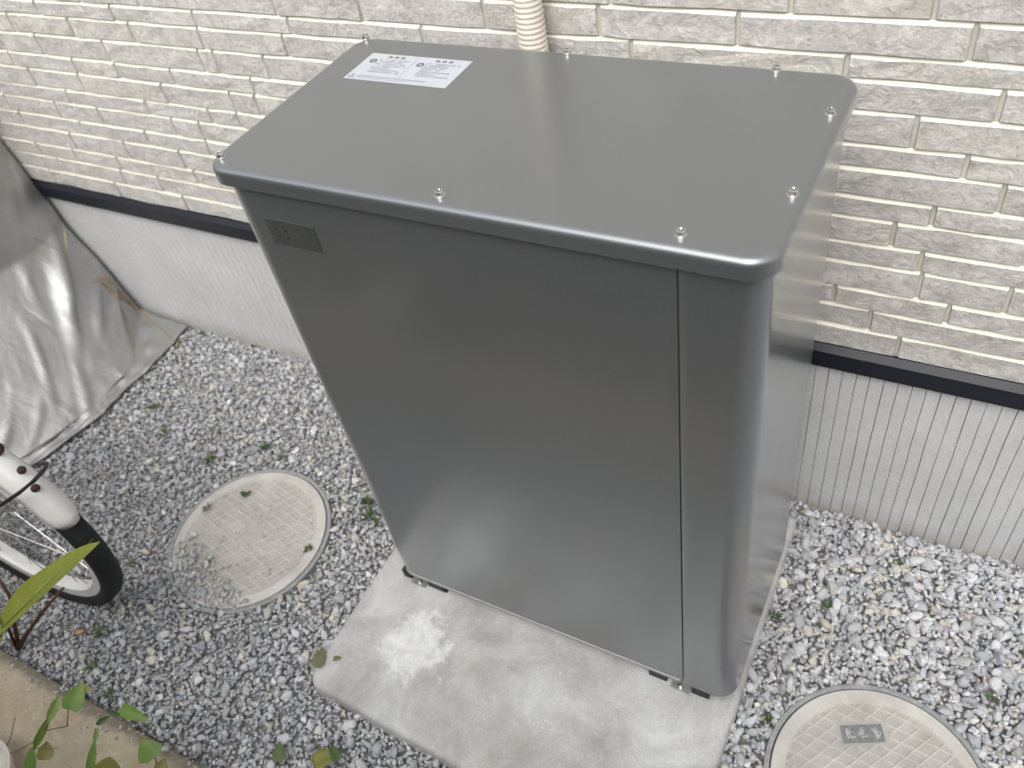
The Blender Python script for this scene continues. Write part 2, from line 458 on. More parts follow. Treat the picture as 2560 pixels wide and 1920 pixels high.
# ------------------------------------------------------------------ slab
def ring_mesh(outline, levels, cap=True):
    """outline: 2-D points (ccw); levels: list of (inset, z); inset moves the ring inwards"""
    n = len(outline); P = [Vector(p) for p in outline]
    N = []
    for i in range(n):
        a, c = P[i - 1], P[(i + 1) % n]; t = (c - a).normalized(); N.append(Vector((-t.y, t.x)))
    V = []; F = []
    for ins, z in levels: V += [(P[i].x + N[i].x * ins, P[i].y + N[i].y * ins, z) for i in range(n)]
    for k in range(len(levels) - 1):
        for i in range(n): F.append((k * n + i, k * n + (i + 1) % n, (k + 1) * n + (i + 1) % n, (k + 1) * n + i))
    if cap: F += [tuple((len(levels) - 1) * n + i for i in range(n))]
    return V, F
def rounded(pts, rs, seg=8, sup=.001):
    """rounded polygon, ccw, with support points next to every arc"""
    out = []; n = len(pts)
    for i in range(n):
        p = Vector(pts[i]); a = (Vector(pts[i - 1]) - p).normalized(); b = (Vector(pts[(i + 1) % n]) - p).normalized()
        r = rs[i]; ang = a.angle(b); d = r / math.tan(ang / 2)
        c = p + (a + b).normalized() * (r / math.sin(ang / 2))
        s = p + a * d; e = p + b * d
        if sup: out.append(s + a * sup)
        v0 = s - c; v1 = e - c; tot = v0.angle(v1)
        for k in range(seg + 1):
            q = k * tot / seg
            out.append(c + Matrix.Rotation(q, 2) @ v0)
        if sup: out.append(e + b * sup)
    return out
slab_poly = [(-.058, -.06), (-.056, -.745), (.688, -.785), (.6845, -.06)]
ol = rounded(slab_poly, [.01, .035, .02, .01], 6, .002)
# subdivide long sides so the edge can waver
dense = []
for i in range(len(ol)):
    a, c = ol[i], ol[(i + 1) % len(ol)]; m = max(1, int((c - a).length / .02))
    for q in range(m):
        p = a.lerp(c, q / m); w = .0022 * noise.noise(Vector((p.x * 14, p.y * 14, 1)))
        dense.append(Vector((p.x + w, p.y + w)))
V, F = ring_mesh(dense, [(-.005, -.04), (-.004, .012), (-.002, .022), (0, .026), (.005, .0288), (.009, .030)])
slab = link('concrete_slab', mesh('concrete_slab', V, F, [SLAB], [k < len(F) - 1 for k in range(len(F))]))
tag(slab, 'pale stained concrete slab that the tall grey metal box stands on', 'slab')

# ------------------------------------------------------------------ the grey metal cabinet
W, D, G, H, ZB = .6831, .3494, .1354, 1.0, .068
Y0, Y1 = -(G + D), -G
cab = thing('metal_cabinet', 'tall dark grey metallic outdoor cabinet with screwed lid standing on the slab by the wall', 'cabinet', (0, 0, 0))
YB = Y1 - .004
body = rounded([(0, YB), (0, Y0), (W, Y0), (W, YB)], [.016, .034, .034, .016], 10, .001)
n = len(body)
def panel(name, pts, z0, z1, th=.0016):
    """sheet metal panel following the outline points"""
    m = len(pts); V = []; F = []
    N = []
    for i in range(m):
        a = pts[max(0, i - 1)]; c = pts[min(m - 1, i + 1)]; t = (c - a).normalized(); N.append(Vector((-t.y, t.x)))
    for ins in (0, th):
        for z in (z0, z1): V += [(pts[i].x + N[i].x * ins, pts[i].y + N[i].y * ins, z) for i in range(m)]
    for i in range(m - 1):
        F.append((i, i + 1, m + i + 1, m + i)); F.append((2 * m + i + 1, 2 * m + i, 3 * m + i, 3 * m + i + 1))
        F.append((i + 1, i, 2 * m + i, 2 * m + i + 1)); F.append((m + i, m + i + 1, 3 * m + i + 1, 3 * m + i))
    F.append((0, m, 3 * m, 2 * m)); F.append((m - 1, 3 * m - 1, 4 * m - 1, 2 * m - 1))
    return link(name, mesh(name, V, F, [PAINT], True, sharp=50), cab)
# outline order: back left corner, front left, front right, back right
k = 13
fl = body[k:2 * k]; fr = body[2 * k:3 * k]
SX = .5975
left_strip = body[2:13] + [Vector((0, YB - .03))] + fl
front = left_strip + [Vector((SX - .012, Y0)), Vector((SX - .0022, Y0)), Vector((SX - .0010, Y0 + .0008)), Vector((SX - .0008, Y0 + .006))]
panel('front_panel', front, ZB, H - .004)
right = [Vector((SX + .0008, Y0 + .006)), Vector((SX + .0010, Y0 + .0008)), Vector((SX + .0022, Y0)), Vector((SX + .012, Y0))] + fr + [Vector((W, YB - .03))] + body[39:50]
panel('corner_panel', right, ZB - .012, H - .004)
panel('back_panel', [Vector((W - .018, YB)), Vector((.018, YB))], ZB, H - .004)
V, F = ring_mesh(body, [(.004, ZB + .002), (.004, H - .006)])
link('inner_liner', mesh('inner_liner', V, F, [SEAM]), cab)
# lid
o_ = .0094; RL = .033
lid_ol = rounded([(-o_, Y1), (-o_, Y0 - o_), (W + o_, Y0 - o_), (W + o_, Y1)], [RL, RL, RL, RL], 14, .001)
rb = .0088; hsk = .0235
lev = [(.0016, H - hsk + .002), (.0012, H - hsk), (0, H - hsk + .0006), (0, H - hsk + .0016), (0, H - rb - .0012), (0, H - rb)]
for q in range(1, 7): a = q * math.pi / 12; lev.append((rb - rb * math.cos(a), H - rb + rb * math.sin(a)))
lev += [(rb + .001, H), (rb + .02, H)]
V, F = ring_mesh(lid_ol, lev)
lid = link('lid', mesh('lid', V, F, [PAINT], True), cab)
lid['label'] = 'overhanging lid with rounded corners and bright front edge'
# underside lip of the lid
V, F = ring_mesh(lid_ol, [(.0016, H - .004), (.0016, H - hsk + .002)], False)
link('lid_lip', mesh('lid_lip', V, F, [PAINT], True), cab)
# screws
def screw_mesh():
    s = MB(); s.lathe([(.0062, 0), (.0062, .0009), (.0056, .0012), (.0048, .0012), (.0048, .0044), (.0042, .0058), (.0026, .0064), (.0014, .0052), (0.0001, .0050)], 18)
    s.box(-.0026, .0026, -.0004, .0004, .0060, .00655, 1); s.box(-.0004, .0004, -.0026, .0026, .0060, .0066, 1)
    return mesh('screw', s.v, s.f, [STEEL, SEAM], True, s.m, sharp=35)
sm = screw_mesh()
for i, (x, y) in enumerate([(.006, -.470), (.329, -.4735), (.597, -.4725), (.6775, -.384), (.6775, -.230), (.597, -.1445), (.327, -.1405), (.004, -.1440)]):
    link('screw', sm, cab, (x, y, H), (0, 0, i * 1.3))
# caution label on the lid
lb = MB(); lb.box(.0447, .2085, -.258, -.1845, H + .0001, H + .0006)
label = lb.build('caution_label', PAPER, cab)
ink = MB(); zt = H + .0009
def bar(x0, x1, y0, y1, m=0): ink.box(x0, x1, y0, y1, H + .0005, zt, m)
rr = random.Random(4)
for cx0, cx1 in ((.056, .118), (.134, .196)):
    xc = (cx0 + cx1) / 2
    for q in (-1, 0, 1):                                   # three characters of the heading
        x = xc + q * .0105 + .004
        bar(x - .003, x + .003, -.1912, -.1903, 1); bar(x - .0035, x + .0035, -.1930, -.1922, 1); bar(x - .0006, x + .0006, -.1950, -.1903, 1)
        bar(x - .003, x - .0022, -.1950, -.1925, 1); bar(x + .0022, x + .003, -.1950, -.1925, 1)
    for ln in range(7):                                    # lines of tiny characters
        y = -.1995 - ln * .0056; x = cx0 + .012
        end = cx1 - rr.choice([0, .004, .012, .022])
        while x < end:
            if rr.random() > .1:
                w = .0028
                bar(x, x + w, y - .0005, y + .0000); bar(x, x + w, y - .0024, y - .0019)
                if rr.random() > .3: bar(x + w * .4, x + w * .62, y - .0032, y + .0008)
                if rr.random() > .5: bar(x, x + w * .2, y - .0032, y)
            x += .0038
    for a in range(12):                                    # round pictogram beside the text
        t = a * math.pi / 6; x = cx0 + .004 + .0045 * math.cos(t); y = -.206 + .0045 * math.sin(t)
        bar(x - .0011, x + .0011, y - .0011, y + .0011, 1)
    bar(cx0 + .0005, cx0 + .0075, -.2066, -.2054, 1)
bar(.1253, .1259, -.241, -.189)
for q in range(6): w = .0006 + q * .0007; bar(.0535 - w, .0535 - w + .0008, -.246 - q * .0014, -.2448 - q * .0014, 1); bar(.0535 + w - .0008, .0535 + w, -.246 - q * .0014, -.2448 - q * .0014, 1)
bar(.049, .058, -.2545, -.2535, 1)
x = .062
while x < .170:
    bar(x, x + .0026, -.2475, -.247); bar(x, x + .0026, -.2495, -.249); bar(x + .001, x + .0016, -.2500, -.2465)
    if x < .14: bar(x, x + .0026, -.2530, -.2525); bar(x + .001, x + .0016, -.2545, -.2518)
    x += .0037
ink.build('label_print', [INK, INKD], label)
# dark badge on the front
b = MB(); b.box(.055, .1345, Y0 - .0009, Y0 + .0005, .8905, .9295); badge = b.build('badge', BADGE, cab)
b = MB()
for x0, x1, z0, z1 in ((.068, .079, .9135, .9165), (.068, .071, .9035, .9165), (.068, .079, .9035, .906), (.083, .0935, .9135, .9165), (.083, .086, .9035, .9165), (.083, .0935, .9035, .906),
                       (.098, .101, .9035, .9165), (.101, .109, .909, .9115)):
    b.box(x0, x1, Y0 - .00102, Y0 - .0007, z0, z1)
b.build('badge_mark', BADGE2, badge)
# base pan and feet
pan = rounded([(.004, Y1 - .004), (.004, Y0 - .0016), (SX - .004, Y0 - .0016), (SX - .004, Y1 - .004)], [.004, .03, .002, .002], 6, .001)
V, F = ring_mesh(pan, [(.010, ZB - .0085), (.003, ZB - .0090), (.000, ZB - .0078), (0, ZB - .0026), (.0025, ZB - .0006)])
link('base_pan', mesh('base_pan', V, F, [PANM], True, sharp=40), cab)
def foot(x):
    f = MB()
    f.box(x, x + .034, Y0 + .012, Y0 + .0145, .0305, ZB - .006)              # front plate
    f.box(x, x + .034, Y0 - .004, Y0 + .012, .0302, .0325)                    # toe resting on the slab
    for q in (x, x + .0315): f.box(q, q + .0025, Y0 + .0145, Y1 - .01, .0305, ZB - .006)
    fo = f.build('foot', GALV, cab)
    s = MB(); s.lathe([(.0055, .0), (.0055, .0012), (.0038, .0014), (.0038, .006), (.0001, .007)], 14, 0, (x + .017, Y0 + .003, .0325))
    s.build('anchor_bolt', STEEL, fo, True, 35)
for x in (.024, .575): foot(x)
for x0, x1, yy in ((.002, .021, .004), (.062, .105, .003), (.533, .566, .003), (.612, .643, .001)):  # dark colour of these blocks stands for the shade in the holes beside the feet
    s = MB(); s.box(x0, x1, Y0 + yy, Y1 - .02, .0305, ZB - .0125); s.box(x0 + .004, x1 - .004, Y0 + yy - .0015, Y0 + yy + .002, .034, ZB - .016)
    s.build('dark_hole_block', DARK, cab)

# ------------------------------------------------------------------ hose behind the cabinet
hb = MB(); V = []; F = []
ns = 22; ring = 0; z = .16; pth = []
while z < 2.5:
    ph = (z % .0076) / .0076
    pth.append((z, .0205 + .0009 * math.cos(2 * math.pi * ph))); z += .0019
for z, r in pth:
    ox = .216 + .004 * math.sin(z * 2.2); oy = -.034 + .003 * math.sin(z * 3.0 + 1)
    for j in range(ns):
        a = 2 * math.pi * j / ns; V.append((ox + r * math.cos(a), oy + r * math.sin(a), z))
for i in range(len(pth) - 1):
    for j in range(ns): F.append((i * ns + j, i * ns + (j + 1) % ns, (i + 1) * ns + (j + 1) % ns, (i + 1) * ns + j))
o = link('corrugated_hose', mesh('corrugated_hose', V, F, [HOSE], True))
tag(o, 'beige corrugated hose running up the siding behind the cabinet', 'hose')

# ------------------------------------------------------------------ inspection covers
def cover(cx, cy, R, zt, label, name, rot, tilt=(0, 0), plate=False, seed=0):
    t = thing(name, label, 'manhole cover', (cx, cy, zt), rot, 'round inspection covers set in the gravel')
    t.rotation_euler = (tilt[0], tilt[1], rot)
    s = MB(); s.lathe([(R, -.03), (R, -.0015), (R - .0012, 0), (R - .022, 0), (R - .024, -.0026)], 72)
    s.lathe([(R - .024, -.0026), (.0001, -.0026)], 72, 1)
    s.build('cover_disc', [COVER, CELL], t, True, 30)
    s = MB(); s.lathe([(R + .011, -.04), (R + .011, -.003), (R + .0095, -.002), (R + .003, -.002), (R + .0022, -.003), (R + .002, -.03)], 72)
    s.build('collar', COLLAR, t, True, 30)
    ribs = MB(); Ri = R - .023; sp = .0198
    for ang in (rad(32), rad(-32)):
        c, sn = math.cos(ang), math.sin(ang)
        k = -int(Ri / sp)
        while k * sp < Ri:
            off = (k + .5) * sp; k += 1
            if abs(off) >= Ri: continue
            L = math.sqrt(Ri * Ri - off * off)
            segs = [(-L, L)]
            cut = []
            step = .004; cur = None; runs = []
            u = -L
            while u <= L:
                x = c * u - sn * off; y = sn * u + c * off
                bad = math.hypot(x, y) < .030 or (plate and abs(x + .0) < .040 and abs(y - PL) < .020)
                if not bad:
                    if cur is None: cur = u
                else:
                    if cur is not None: runs.append((cur, u)); cur = None
                u += step
            if cur is not None: runs.append((cur, L))
            for a, e in runs:
                if e - a < .008: continue
                w = .0022
                P = []
                for uu in (a, e):
                    for ww, z in ((-w, -.0026), (-w * .55, .0000), (w * .55, .0000), (w, -.0026)):
                        P.append((c * uu - sn * (off + ww), sn * uu + c * (off + ww), z + (.0002 if ang > 0 else 0)))
                ribs.add(P, [(0, 4, 5, 1), (1, 5, 6, 2), (2, 6, 7, 3), (0, 1, 2, 3), (7, 6, 5, 4)])
    ro = ribs.build('diamond_ribs', COVER, t)
    if plate: s = MB(); s.lathe([(.028, -.0016), (.028, -.0006), (.0265, 0.0002), (.0001, .0004)], 32); s.build('centre_boss', COVER, t, True, 30)
    return t
PL = .0
cover(-.4005, -.5225, .1775, .0125, 'worn round beige cover half buried in gravel beside the left end of the slab', 'inspection_cover', rad(20), (rad(.8), rad(-.3)), seed=1)
PL = .088
ct = cover(.9264, -.5099, .163, .0125, 'clean round beige cover with grey text plate, right of the cabinet', 'inspection_cover', rad(26), (0, 0), True, 2)
s = MB(); s.box(-.033, .033, PL - .0145, PL + .0145, -.0035, -.0009); pl = s.build('text_plate', simple('dark_text_plate', (.20, .205, .205), .6, 0, 120, .25), ct)
s = MB(); rr = random.Random(9)
for q in range(3):                                       # worn, unreadable raised characters
    x = -.0215 + q * .0215
    for k in range(7):
        a = rr.uniform(0, math.pi); L = rr.uniform(.004, .0075); px, py = x + rr.uniform(-.004, .004), PL + rr.uniform(-.006, .006)
        dx, dy = math.cos(a) * L, math.sin(a) * L
        s.tube([(px - dx, py - dy, -.0008), (px + dx, py + dy, -.0008)], .0011, 5)
s.build('raised_characters', simple('pale_worn_relief', (.44, .44, .43), .6), pl)

# ------------------------------------------------------------------ gravel
def base_shapes(sub, n):
    out = []
    for s in range(n):
        bm = bmesh.new(); bmesh.ops.create_icosphere(bm, subdivisions=sub, radius=1)
        r = random.Random(s + 50)
        planes = [(Vector((r.gauss(0, 1), r.gauss(0, 1), r.gauss(0, 1))).normalized(), r.uniform(.36, .72)) for _ in range(12)]
        for v in bm.verts:
            for nn, d in planes:
                e = v.co.dot(nn) - d
                if e > 0: v.co -= nn * e
            v.co += Vector((r.uniform(-1, 1), r.uniform(-1, 1), r.uniform(-1, 1))) * .05
        out.append((np.array([v.co[:] for v in bm.verts]), np.array([[q.index for q in f.verts] for f in bm.faces]))); bm.free()
    return out
def in_poly_slab(x, y, m=0):
    return (x > -.058 - m) & (x < .6865 + m) & (y < -.05) & (y > -.745 - .0536 * (x + .056) - m)
def buried(x, y, cx, cy, R): return np.hypot(x - cx, y - cy) < R
def scatter(x0, x1, y0, y1, sp):
    nx = int((x1 - x0) / sp); ny = int((y1 - y0) / sp)
    gx, gy = np.meshgrid(np.arange(nx), np.arange(ny)); N = nx * ny
    return x0 + (gx.ravel() + RNG.random(N)) * sp, y0 + (gy.ravel() + RNG.random(N)) * sp
PAL = np.array([(.37, .378, .39), (.42, .425, .43), (.31, .318, .33), (.50, .50, .50), (.58, .575, .56), (.24, .25, .27), (.46, .445, .41),
                (.60, .56, .46), (.55, .47, .36), (.70, .70, .68), (.38, .36, .33), (.44, .33, .24)])
PAL = (.44 + (PAL - .44) * .74) * np.array((.985, 1.0, 1.03))
PW = np.array([.19, .20, .06, .18, .13, .015, .09, .05, .02, .05, .02, .006]); PW = PW / PW.sum()
def stones(x, y, z, r, shapes):
    N = len(x); idx = RNG.integers(0, len(shapes), N)
    q = RNG.normal(size=(N, 4)); q /= np.linalg.norm(q, axis=1)[:, None]
    w, a, b, c = q.T
    R = np.empty((N, 3, 3))
    R[:, 0] = np.stack([1 - 2 * (b * b + c * c), 2 * (a * b - c * w), 2 * (a * c + b * w)], 1)
    R[:, 1] = np.stack([2 * (a * b + c * w), 1 - 2 * (a * a + c * c), 2 * (b * c - a * w)], 1)
    R[:, 2] = np.stack([2 * (a * c - b * w), 2 * (b * c + a * w), 1 - 2 * (a * a + b * b)], 1)
    sc = np.stack([r * RNG.uniform(1.05, 1.75, N), r * RNG.uniform(.85, 1.25, N), r * RNG.uniform(.6, 1.0, N)], 1)
    col = PAL[RNG.choice(len(PAL), N, p=PW)] * 1.20 * RNG.uniform(.86, 1.14, N)[:, None]
    # slow drifts of warmer and greyer stone
    Vs = []; Fs = []; Cs = []; base = 0
    for s, (bv, bf) in enumerate(shapes):
        m = idx == s; k = m.sum()
        if not k: continue
        P = np.einsum('nij,nvj->nvi', R[m], bv[None] * sc[m][:, None, :])
        P[:, :, 2] *= .85
        P += np.stack([x[m], y[m], z[m]], 1)[:, None, :]
        Vs.append(P.reshape(-1, 3)); nv = len(bv)
        Fs.append((bf[None] + (base + np.arange(k) * nv)[:, None, None]).reshape(-1, 3)); base += k * nv
        Cs.append(np.repeat(col[m], nv, axis=0))
    return np.concatenate(Vs), np.concatenate(Fs), np.concatenate(Cs)
def big_mesh(name, V, F, C, mat):
    me = bpy.data.meshes.new(name)
    me.vertices.add(len(V)); me.vertices.foreach_set('co', V.astype(np.float32).ravel())
    me.loops.add(len(F) * 3); me.loops.foreach_set('vertex_index', F.astype(np.int32).ravel())
    me.polygons.add(len(F)); me.polygons.foreach_set('loop_start', np.arange(0, len(F) * 3, 3, dtype=np.int32))
    me.update(calc_edges=True)
    ca = me.color_attributes.new('Col', 'FLOAT_COLOR', 'POINT')
    ca.data.foreach_set('color', np.concatenate([C, np.ones((len(C), 1))], 1).astype(np.float32).ravel())
    me.materials.append(mat); me.validate()
    return me
SH1 = base_shapes(1, 14)           # 20 triangles each
SH2 = base_shapes(2, 14)           # 80 triangles each
def nz(x, y, s): return np.array([noise.noise(Vector((a * s, b * s, 2.5))) for a, b in zip(x, y)])
parts = []
def layer(x0, x1, y0, y1, sp, rmin, rmax, zoff, shapes, keep=1.0, cov=True, power=1.6):
    x, y = scatter(x0, x1, y0, y1, sp)
    m = RNG.random(len(x)) < keep
    x, y = x[m], y[m]
    r = rmin + (rmax - rmin) * RNG.random(len(x)) ** power
    r *= np.clip(1 + .22 * (x - .3), .8, 1.25)
    bad = in_poly_slab(x, y, 0) & ~(in_poly_slab(x, y, -.008) & (RNG.random(len(x)) < 0))
    bad |= (y > -.004)
    bad |= buried(x, y, .9264, -.5099, .163 + .012)
    dl = np.hypot(x + .4005, y + .5225)
    low = (y + .5225) * .97 + (x + .4005) * .26                  # negative towards the camera side of the left cover
    thr = -.085 + .035 * nz(x, y, 16)
    bad |= (dl < .190) & ~((low < thr) & (RNG.random(len(x)) < np.clip((thr - low) * 13 + .03, .02, .90)))
    x, y, r = x[~bad], y[~bad], r[~bad]
    h = .004 * nz(x, y, 7)
    dl = np.hypot(x + .4005, y + .5225)
    dr = np.hypot(x - .9264, y + .5099)
    z = zoff + h + r * .15
    z = np.where((dl < .1775), .014 + r * .45, z)
    parts.append(stones(x, y, z, r, shapes))
layer(-1.55, 1.40, -.955, 0, .0122, .0056, .0105, -.001, SH2)
layer(-1.55, 1.40, -.955, 0, .0092, .0034, .0066, .0040, SH1)
layer(-1.55, 1.40, -.945, 0, .0220, .0078, .0155, .0060, SH2, .62, power=1.9)
layer(-3.0, -1.55, -.955, 0, .0135, .0060, .0100, .001, SH1)
layer(1.40, 2.60, -.955, 0, .0150, .0070, .0120, .001, SH1)
# fine chips lodged in the lattice of the left cover and strewn on the kerb edge
th = RNG.uniform(0, 2 * np.pi, 90); rr_ = .16 * np.sqrt(RNG.random(90)); xx = -.4005 + rr_ * np.cos(th); yy = -.5225 + rr_ * np.sin(th)
parts.append(stones(xx, yy, np.full(90, .0135), RNG.uniform(.0018, .0045, 90), SH1))
xx = RNG.uniform(-1.5, .2, 170); yy = -.958 - RNG.random(170) ** 2 * .05
parts.append(stones(xx, yy, np.full(170, .047), RNG.uniform(.002, .006, 170), SH1))
off = 0; Vs, Fs, Cs = [], [], []
for V, F, C in parts: Vs.append(V); Fs.append(F + off); Cs.append(C); off += len(V)
gr = link('gravel', big_mesh('gravel', np.concatenate(Vs), np.concatenate(Fs), np.concatenate(Cs), GRAV))
stuff(gr, 'loose grey crushed stone gravel covering the strip along the wall', 'gravel')
NTRI = sum(len(f) for f in Fs)

# ------------------------------------------------------------------ kerb
kp = [(-.957, -.03), (-.958, .026), (-.961, .033), (-.982, .0435), (-.988, .0450), (-1.105, .046), (-1.112, .044), (-1.115, .038), (-1.116, -.03)]
V = []; F = []
kx = np.arange(-3.2, 2.6, .02)
for x in kx:
    for y, z in kp:
        w = .0022 * noise.noise(Vector((x * 9, y * 20, z * 30))); V.append((x, y + w, z + w * .6))
n = len(kp)
for i in range(len(kx) - 1):
    for j in range(n - 1): F.append((i * n + j, (i + 1) * n + j, (i + 1) * n + j + 1, i * n + j + 1))
F += [tuple(range(n)), tuple((len(kx) - 1) * n + j for j in range(n))[::-1]]
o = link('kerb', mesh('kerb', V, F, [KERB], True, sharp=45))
tag(o, 'low buff concrete kerb edging the gravel opposite the house wall', 'kerb')

# ------------------------------------------------------------------ unseen hedge, added to darken what the cabinet front mirrors
N = 9000
hx = RNG.uniform(-4.5, 4.5, N); hz = RNG.uniform(.02, 1.85, N); dep = RNG.random(N) ** 1.7
hy = -1.72 - dep * .55 + .10 * np.sin(hx * 4) * np.sin(hz * 5 + 1)
a = RNG.normal(size=(N, 3)); a /= np.linalg.norm(a, axis=1)[:, None]
b = np.cross(a, RNG.normal(size=(N, 3))); b /= np.linalg.norm(b, axis=1)[:, None]
L = RNG.uniform(.025, .055, N)[:, None]; c = np.stack([hx, hy, hz], 1)
cr = np.cross(a, b)
V = np.stack([c - a * L, c + b * L * .45 + cr * L * .1, c + a * L, c - b * L * .45 + cr * L * .1], 1).reshape(-1, 3)
F = (np.arange(N) * 4)[:, None] + np.arange(4)[None]
o = link('added_hedge_foliage', mesh('added_hedge_foliage', V.tolist(), F.tolist(), [mat_leaf('added_hedge_leaf', (.035, .06, .02), (.08, .11, .035))]))
stuff(o, 'unseen dark green hedge added behind the planting bed to darken the cabinet front', 'hedge')
b = MB(); b.box(-4.4, 4.4, -2.35, -2.05, 0, 1.75); o = b.build('added_hedge_core', SOIL); stuff(o, 'dark core box of the added unseen hedge', 'hedge')

# ------------------------------------------------------------------ tarpaulin over a stack
def tarp():
    nu, nv = 260, 170
    # path of the foot of the covered stack seen from above: along its right side away from the wall, round, then left
    path = [Vector((-1.44, .06)), Vector((-1.40, -.02)), Vector((-1.37, -.20)), Vector((-1.375, -.42)), Vector((-1.43, -.57)), Vector((-1.56, -.66)), Vector((-1.8, -.70)), Vector((-2.5, -.72))]
    L = [0]
    for a, b in zip(path[:-1], path[1:]): L.append(L[-1] + (b - a).length)
    def P(s):
        s = max(0, min(L[-1] - 1e-6, s)); i = max(k for k in range(len(L) - 1) if L[k] <= s); t = (s - L[i]) / (L[i + 1] - L[i])
        p0 = path[max(0, i - 1)]; p1 = path[i]; p2 = path[i + 1]; p3 = path[min(len(path) - 1, i + 2)]
        return .5 * ((2 * p1) + (p2 - p0) * t + (2 * p0 - 5 * p1 + 4 * p2 - p3) * t * t + (3 * p1 - 3 * p2 + p3 - p0) * t ** 3)
    tot = 1.75
    V = []; F = []
    for i in range(nu + 1):
        s = tot * (i / nu); p = P(s); q = P(s + .004); t = (q - P(s - .004)).normalized(); nrm = Vector((-t.y, t.x))
        if nrm.x < 0 and s < .5: nrm = -nrm
        if s >= .5 and nrm.y > 0 and nrm.x < .2: nrm = -nrm
        # width of the skirt that lies on the gravel
        foot_ = min(1, max(0, (s - .06) / .30)); foot_ = .12 + .17 * foot_ * foot_ * (3 - 2 * foot_); hem = .325 - .02 * min(1, s / .6) - .10 * max(0, min(1, (s - .65) / .3)); foot_ = min(foot_, hem - .03); flap = hem - foot_
        for j in range(nv + 1):
            v = j / nv
            if v < .16:                                    # skirt on the gravel
                k = v / .16; out = foot_ + flap * (1 - k); z = .016 + .012 * k * k
            elif v < .5:                                   # bulge above the ground
                k = (v - .16) / .34; out = foot_ * (1 - k) ** 1.25 + .022 * math.sin(k * math.pi); z = .028 + .30 * k ** 1.15
            else:
                k = (v - .5) / .5; out = -.02 * k; z = .328 + 1.0 * k
            lump = noise.noise(Vector((s * 3.1, z * 3.0, 4)))
            # slanting folds that fan out towards the hem
            wrp = noise.noise(Vector((s * 2.2, z * 3.0, 11)))
            ac = (s * .80 + z * .75) + .05 * wrp; al = (s * .75 - z * .80)
            n1 = noise.noise(Vector((ac * 15, al * 2.6, 1))); n2 = noise.noise(Vector((ac * 34 + 1.5 * wrp, al * 6, 8)))
            c1 = max(0, n1 * 2.2 - .15); c2 = max(0, n2 * 2.2 - .1)
            amp = .004 + .022 * math.exp(-((z - .12) / .17) ** 2)
            d = out + .040 * lump * min(1, z * 6) + amp * min(1.2, c1) ** 1.6 + .34 * amp * min(1.2, c2) ** 1.6
            if v < .16:
                d = out + .012 * noise.noise(Vector((s * 13, 3, 1))); z += .010 * max(0, noise.noise(Vector((s * 24, v * 14, 5)))) + .007 * max(0, c2) * (v / .16)
            V.append((p.x + nrm.x * d, min(p.y + nrm.y * d, -.012 if z < 2 else 9), z))
    for i in range(nu):
        for j in range(nv):
            a = i * (nv + 1) + j; F.append((a, a + nv + 1, a + nv + 2, a + 1))
    return mesh('tarpaulin', V, F, [TARP], True)
tp = link('tarpaulin', tarp())
so = tp.modifiers.new('thickness', 'SOLIDIFY'); so.thickness = .0015; so.offset = -1
tag(tp, 'creased silver tarpaulin draped over a tall stack against the wall', 'tarpaulin')
from mathutils.bvhtree import BVHTree
tarp_tree = BVHTree.FromPolygons([v.co for v in tp.data.vertices], [tuple(p.vertices) for p in tp.data.polygons])
def on_tarp(u, v, lift=.004):
    """point of the tarpaulin (or of the gravel beside it) that the photograph shows at pixel (u, v)"""
    d = (AX * ((u - 1280) / FPX) - AY * ((v - 960) / FPX) - AZ).normalized()
    hit, nrm, k, dist = tarp_tree.ray_cast(CAM, d)
    if hit is None: return at(u, v, .018 + lift)
    return hit - d * lift
def stalk(px, r, label, mat=STRAW, lift=.004):
    s = MB(); P = []
    for (a, b) in zip(px[:-1], px[1:]):
        for q in range(5): P.append(on_tarp(a[0] + (b[0] - a[0]) * q / 5, a[1] + (b[1] - a[1]) * q / 5, lift))
    P.append(on_tarp(*px[-1], lift))
    P = [P[0]] + [(P[i - 1] + P[i] * 2 + P[i + 1]) / 4 for i in range(1, len(P) - 1)] + [P[-1]]
    s.tube(P, [r * (1 - .55 * i / len(P)) for i in range(len(P))], 6)
    o = s.build('dry_stalk', mat, None, True); tag(o, label, 'dry stalk', 'dry stalks lying on the tarpaulin'); return o
stalk([(262, 690), (330, 760), (400, 820), (470, 880)], .0022, 'longest dry brown stalk crossing the tarpaulin flap onto the gravel')
stalk([(245, 690), (290, 740), (318, 800), (338, 870)], .0014, 'curved dry stalk running down the crease of the tarpaulin', lift=.006)
stalk([(250, 700), (310, 748), (372, 792)], .0028, 'short thick dry stalk at the top of the tarpaulin flap', lift=.007)
stalk([(161, 572), (166, 612), (171, 652)], .0017, 'straight pale straw stuck high on the tarpaulin', simple('pale_straw', (.62, .54, .33), .6))
stalk([(85, 595), (120, 612), (165, 640)], .0010, 'faint thin brown stalk left of the pale straw on the tarpaulin')

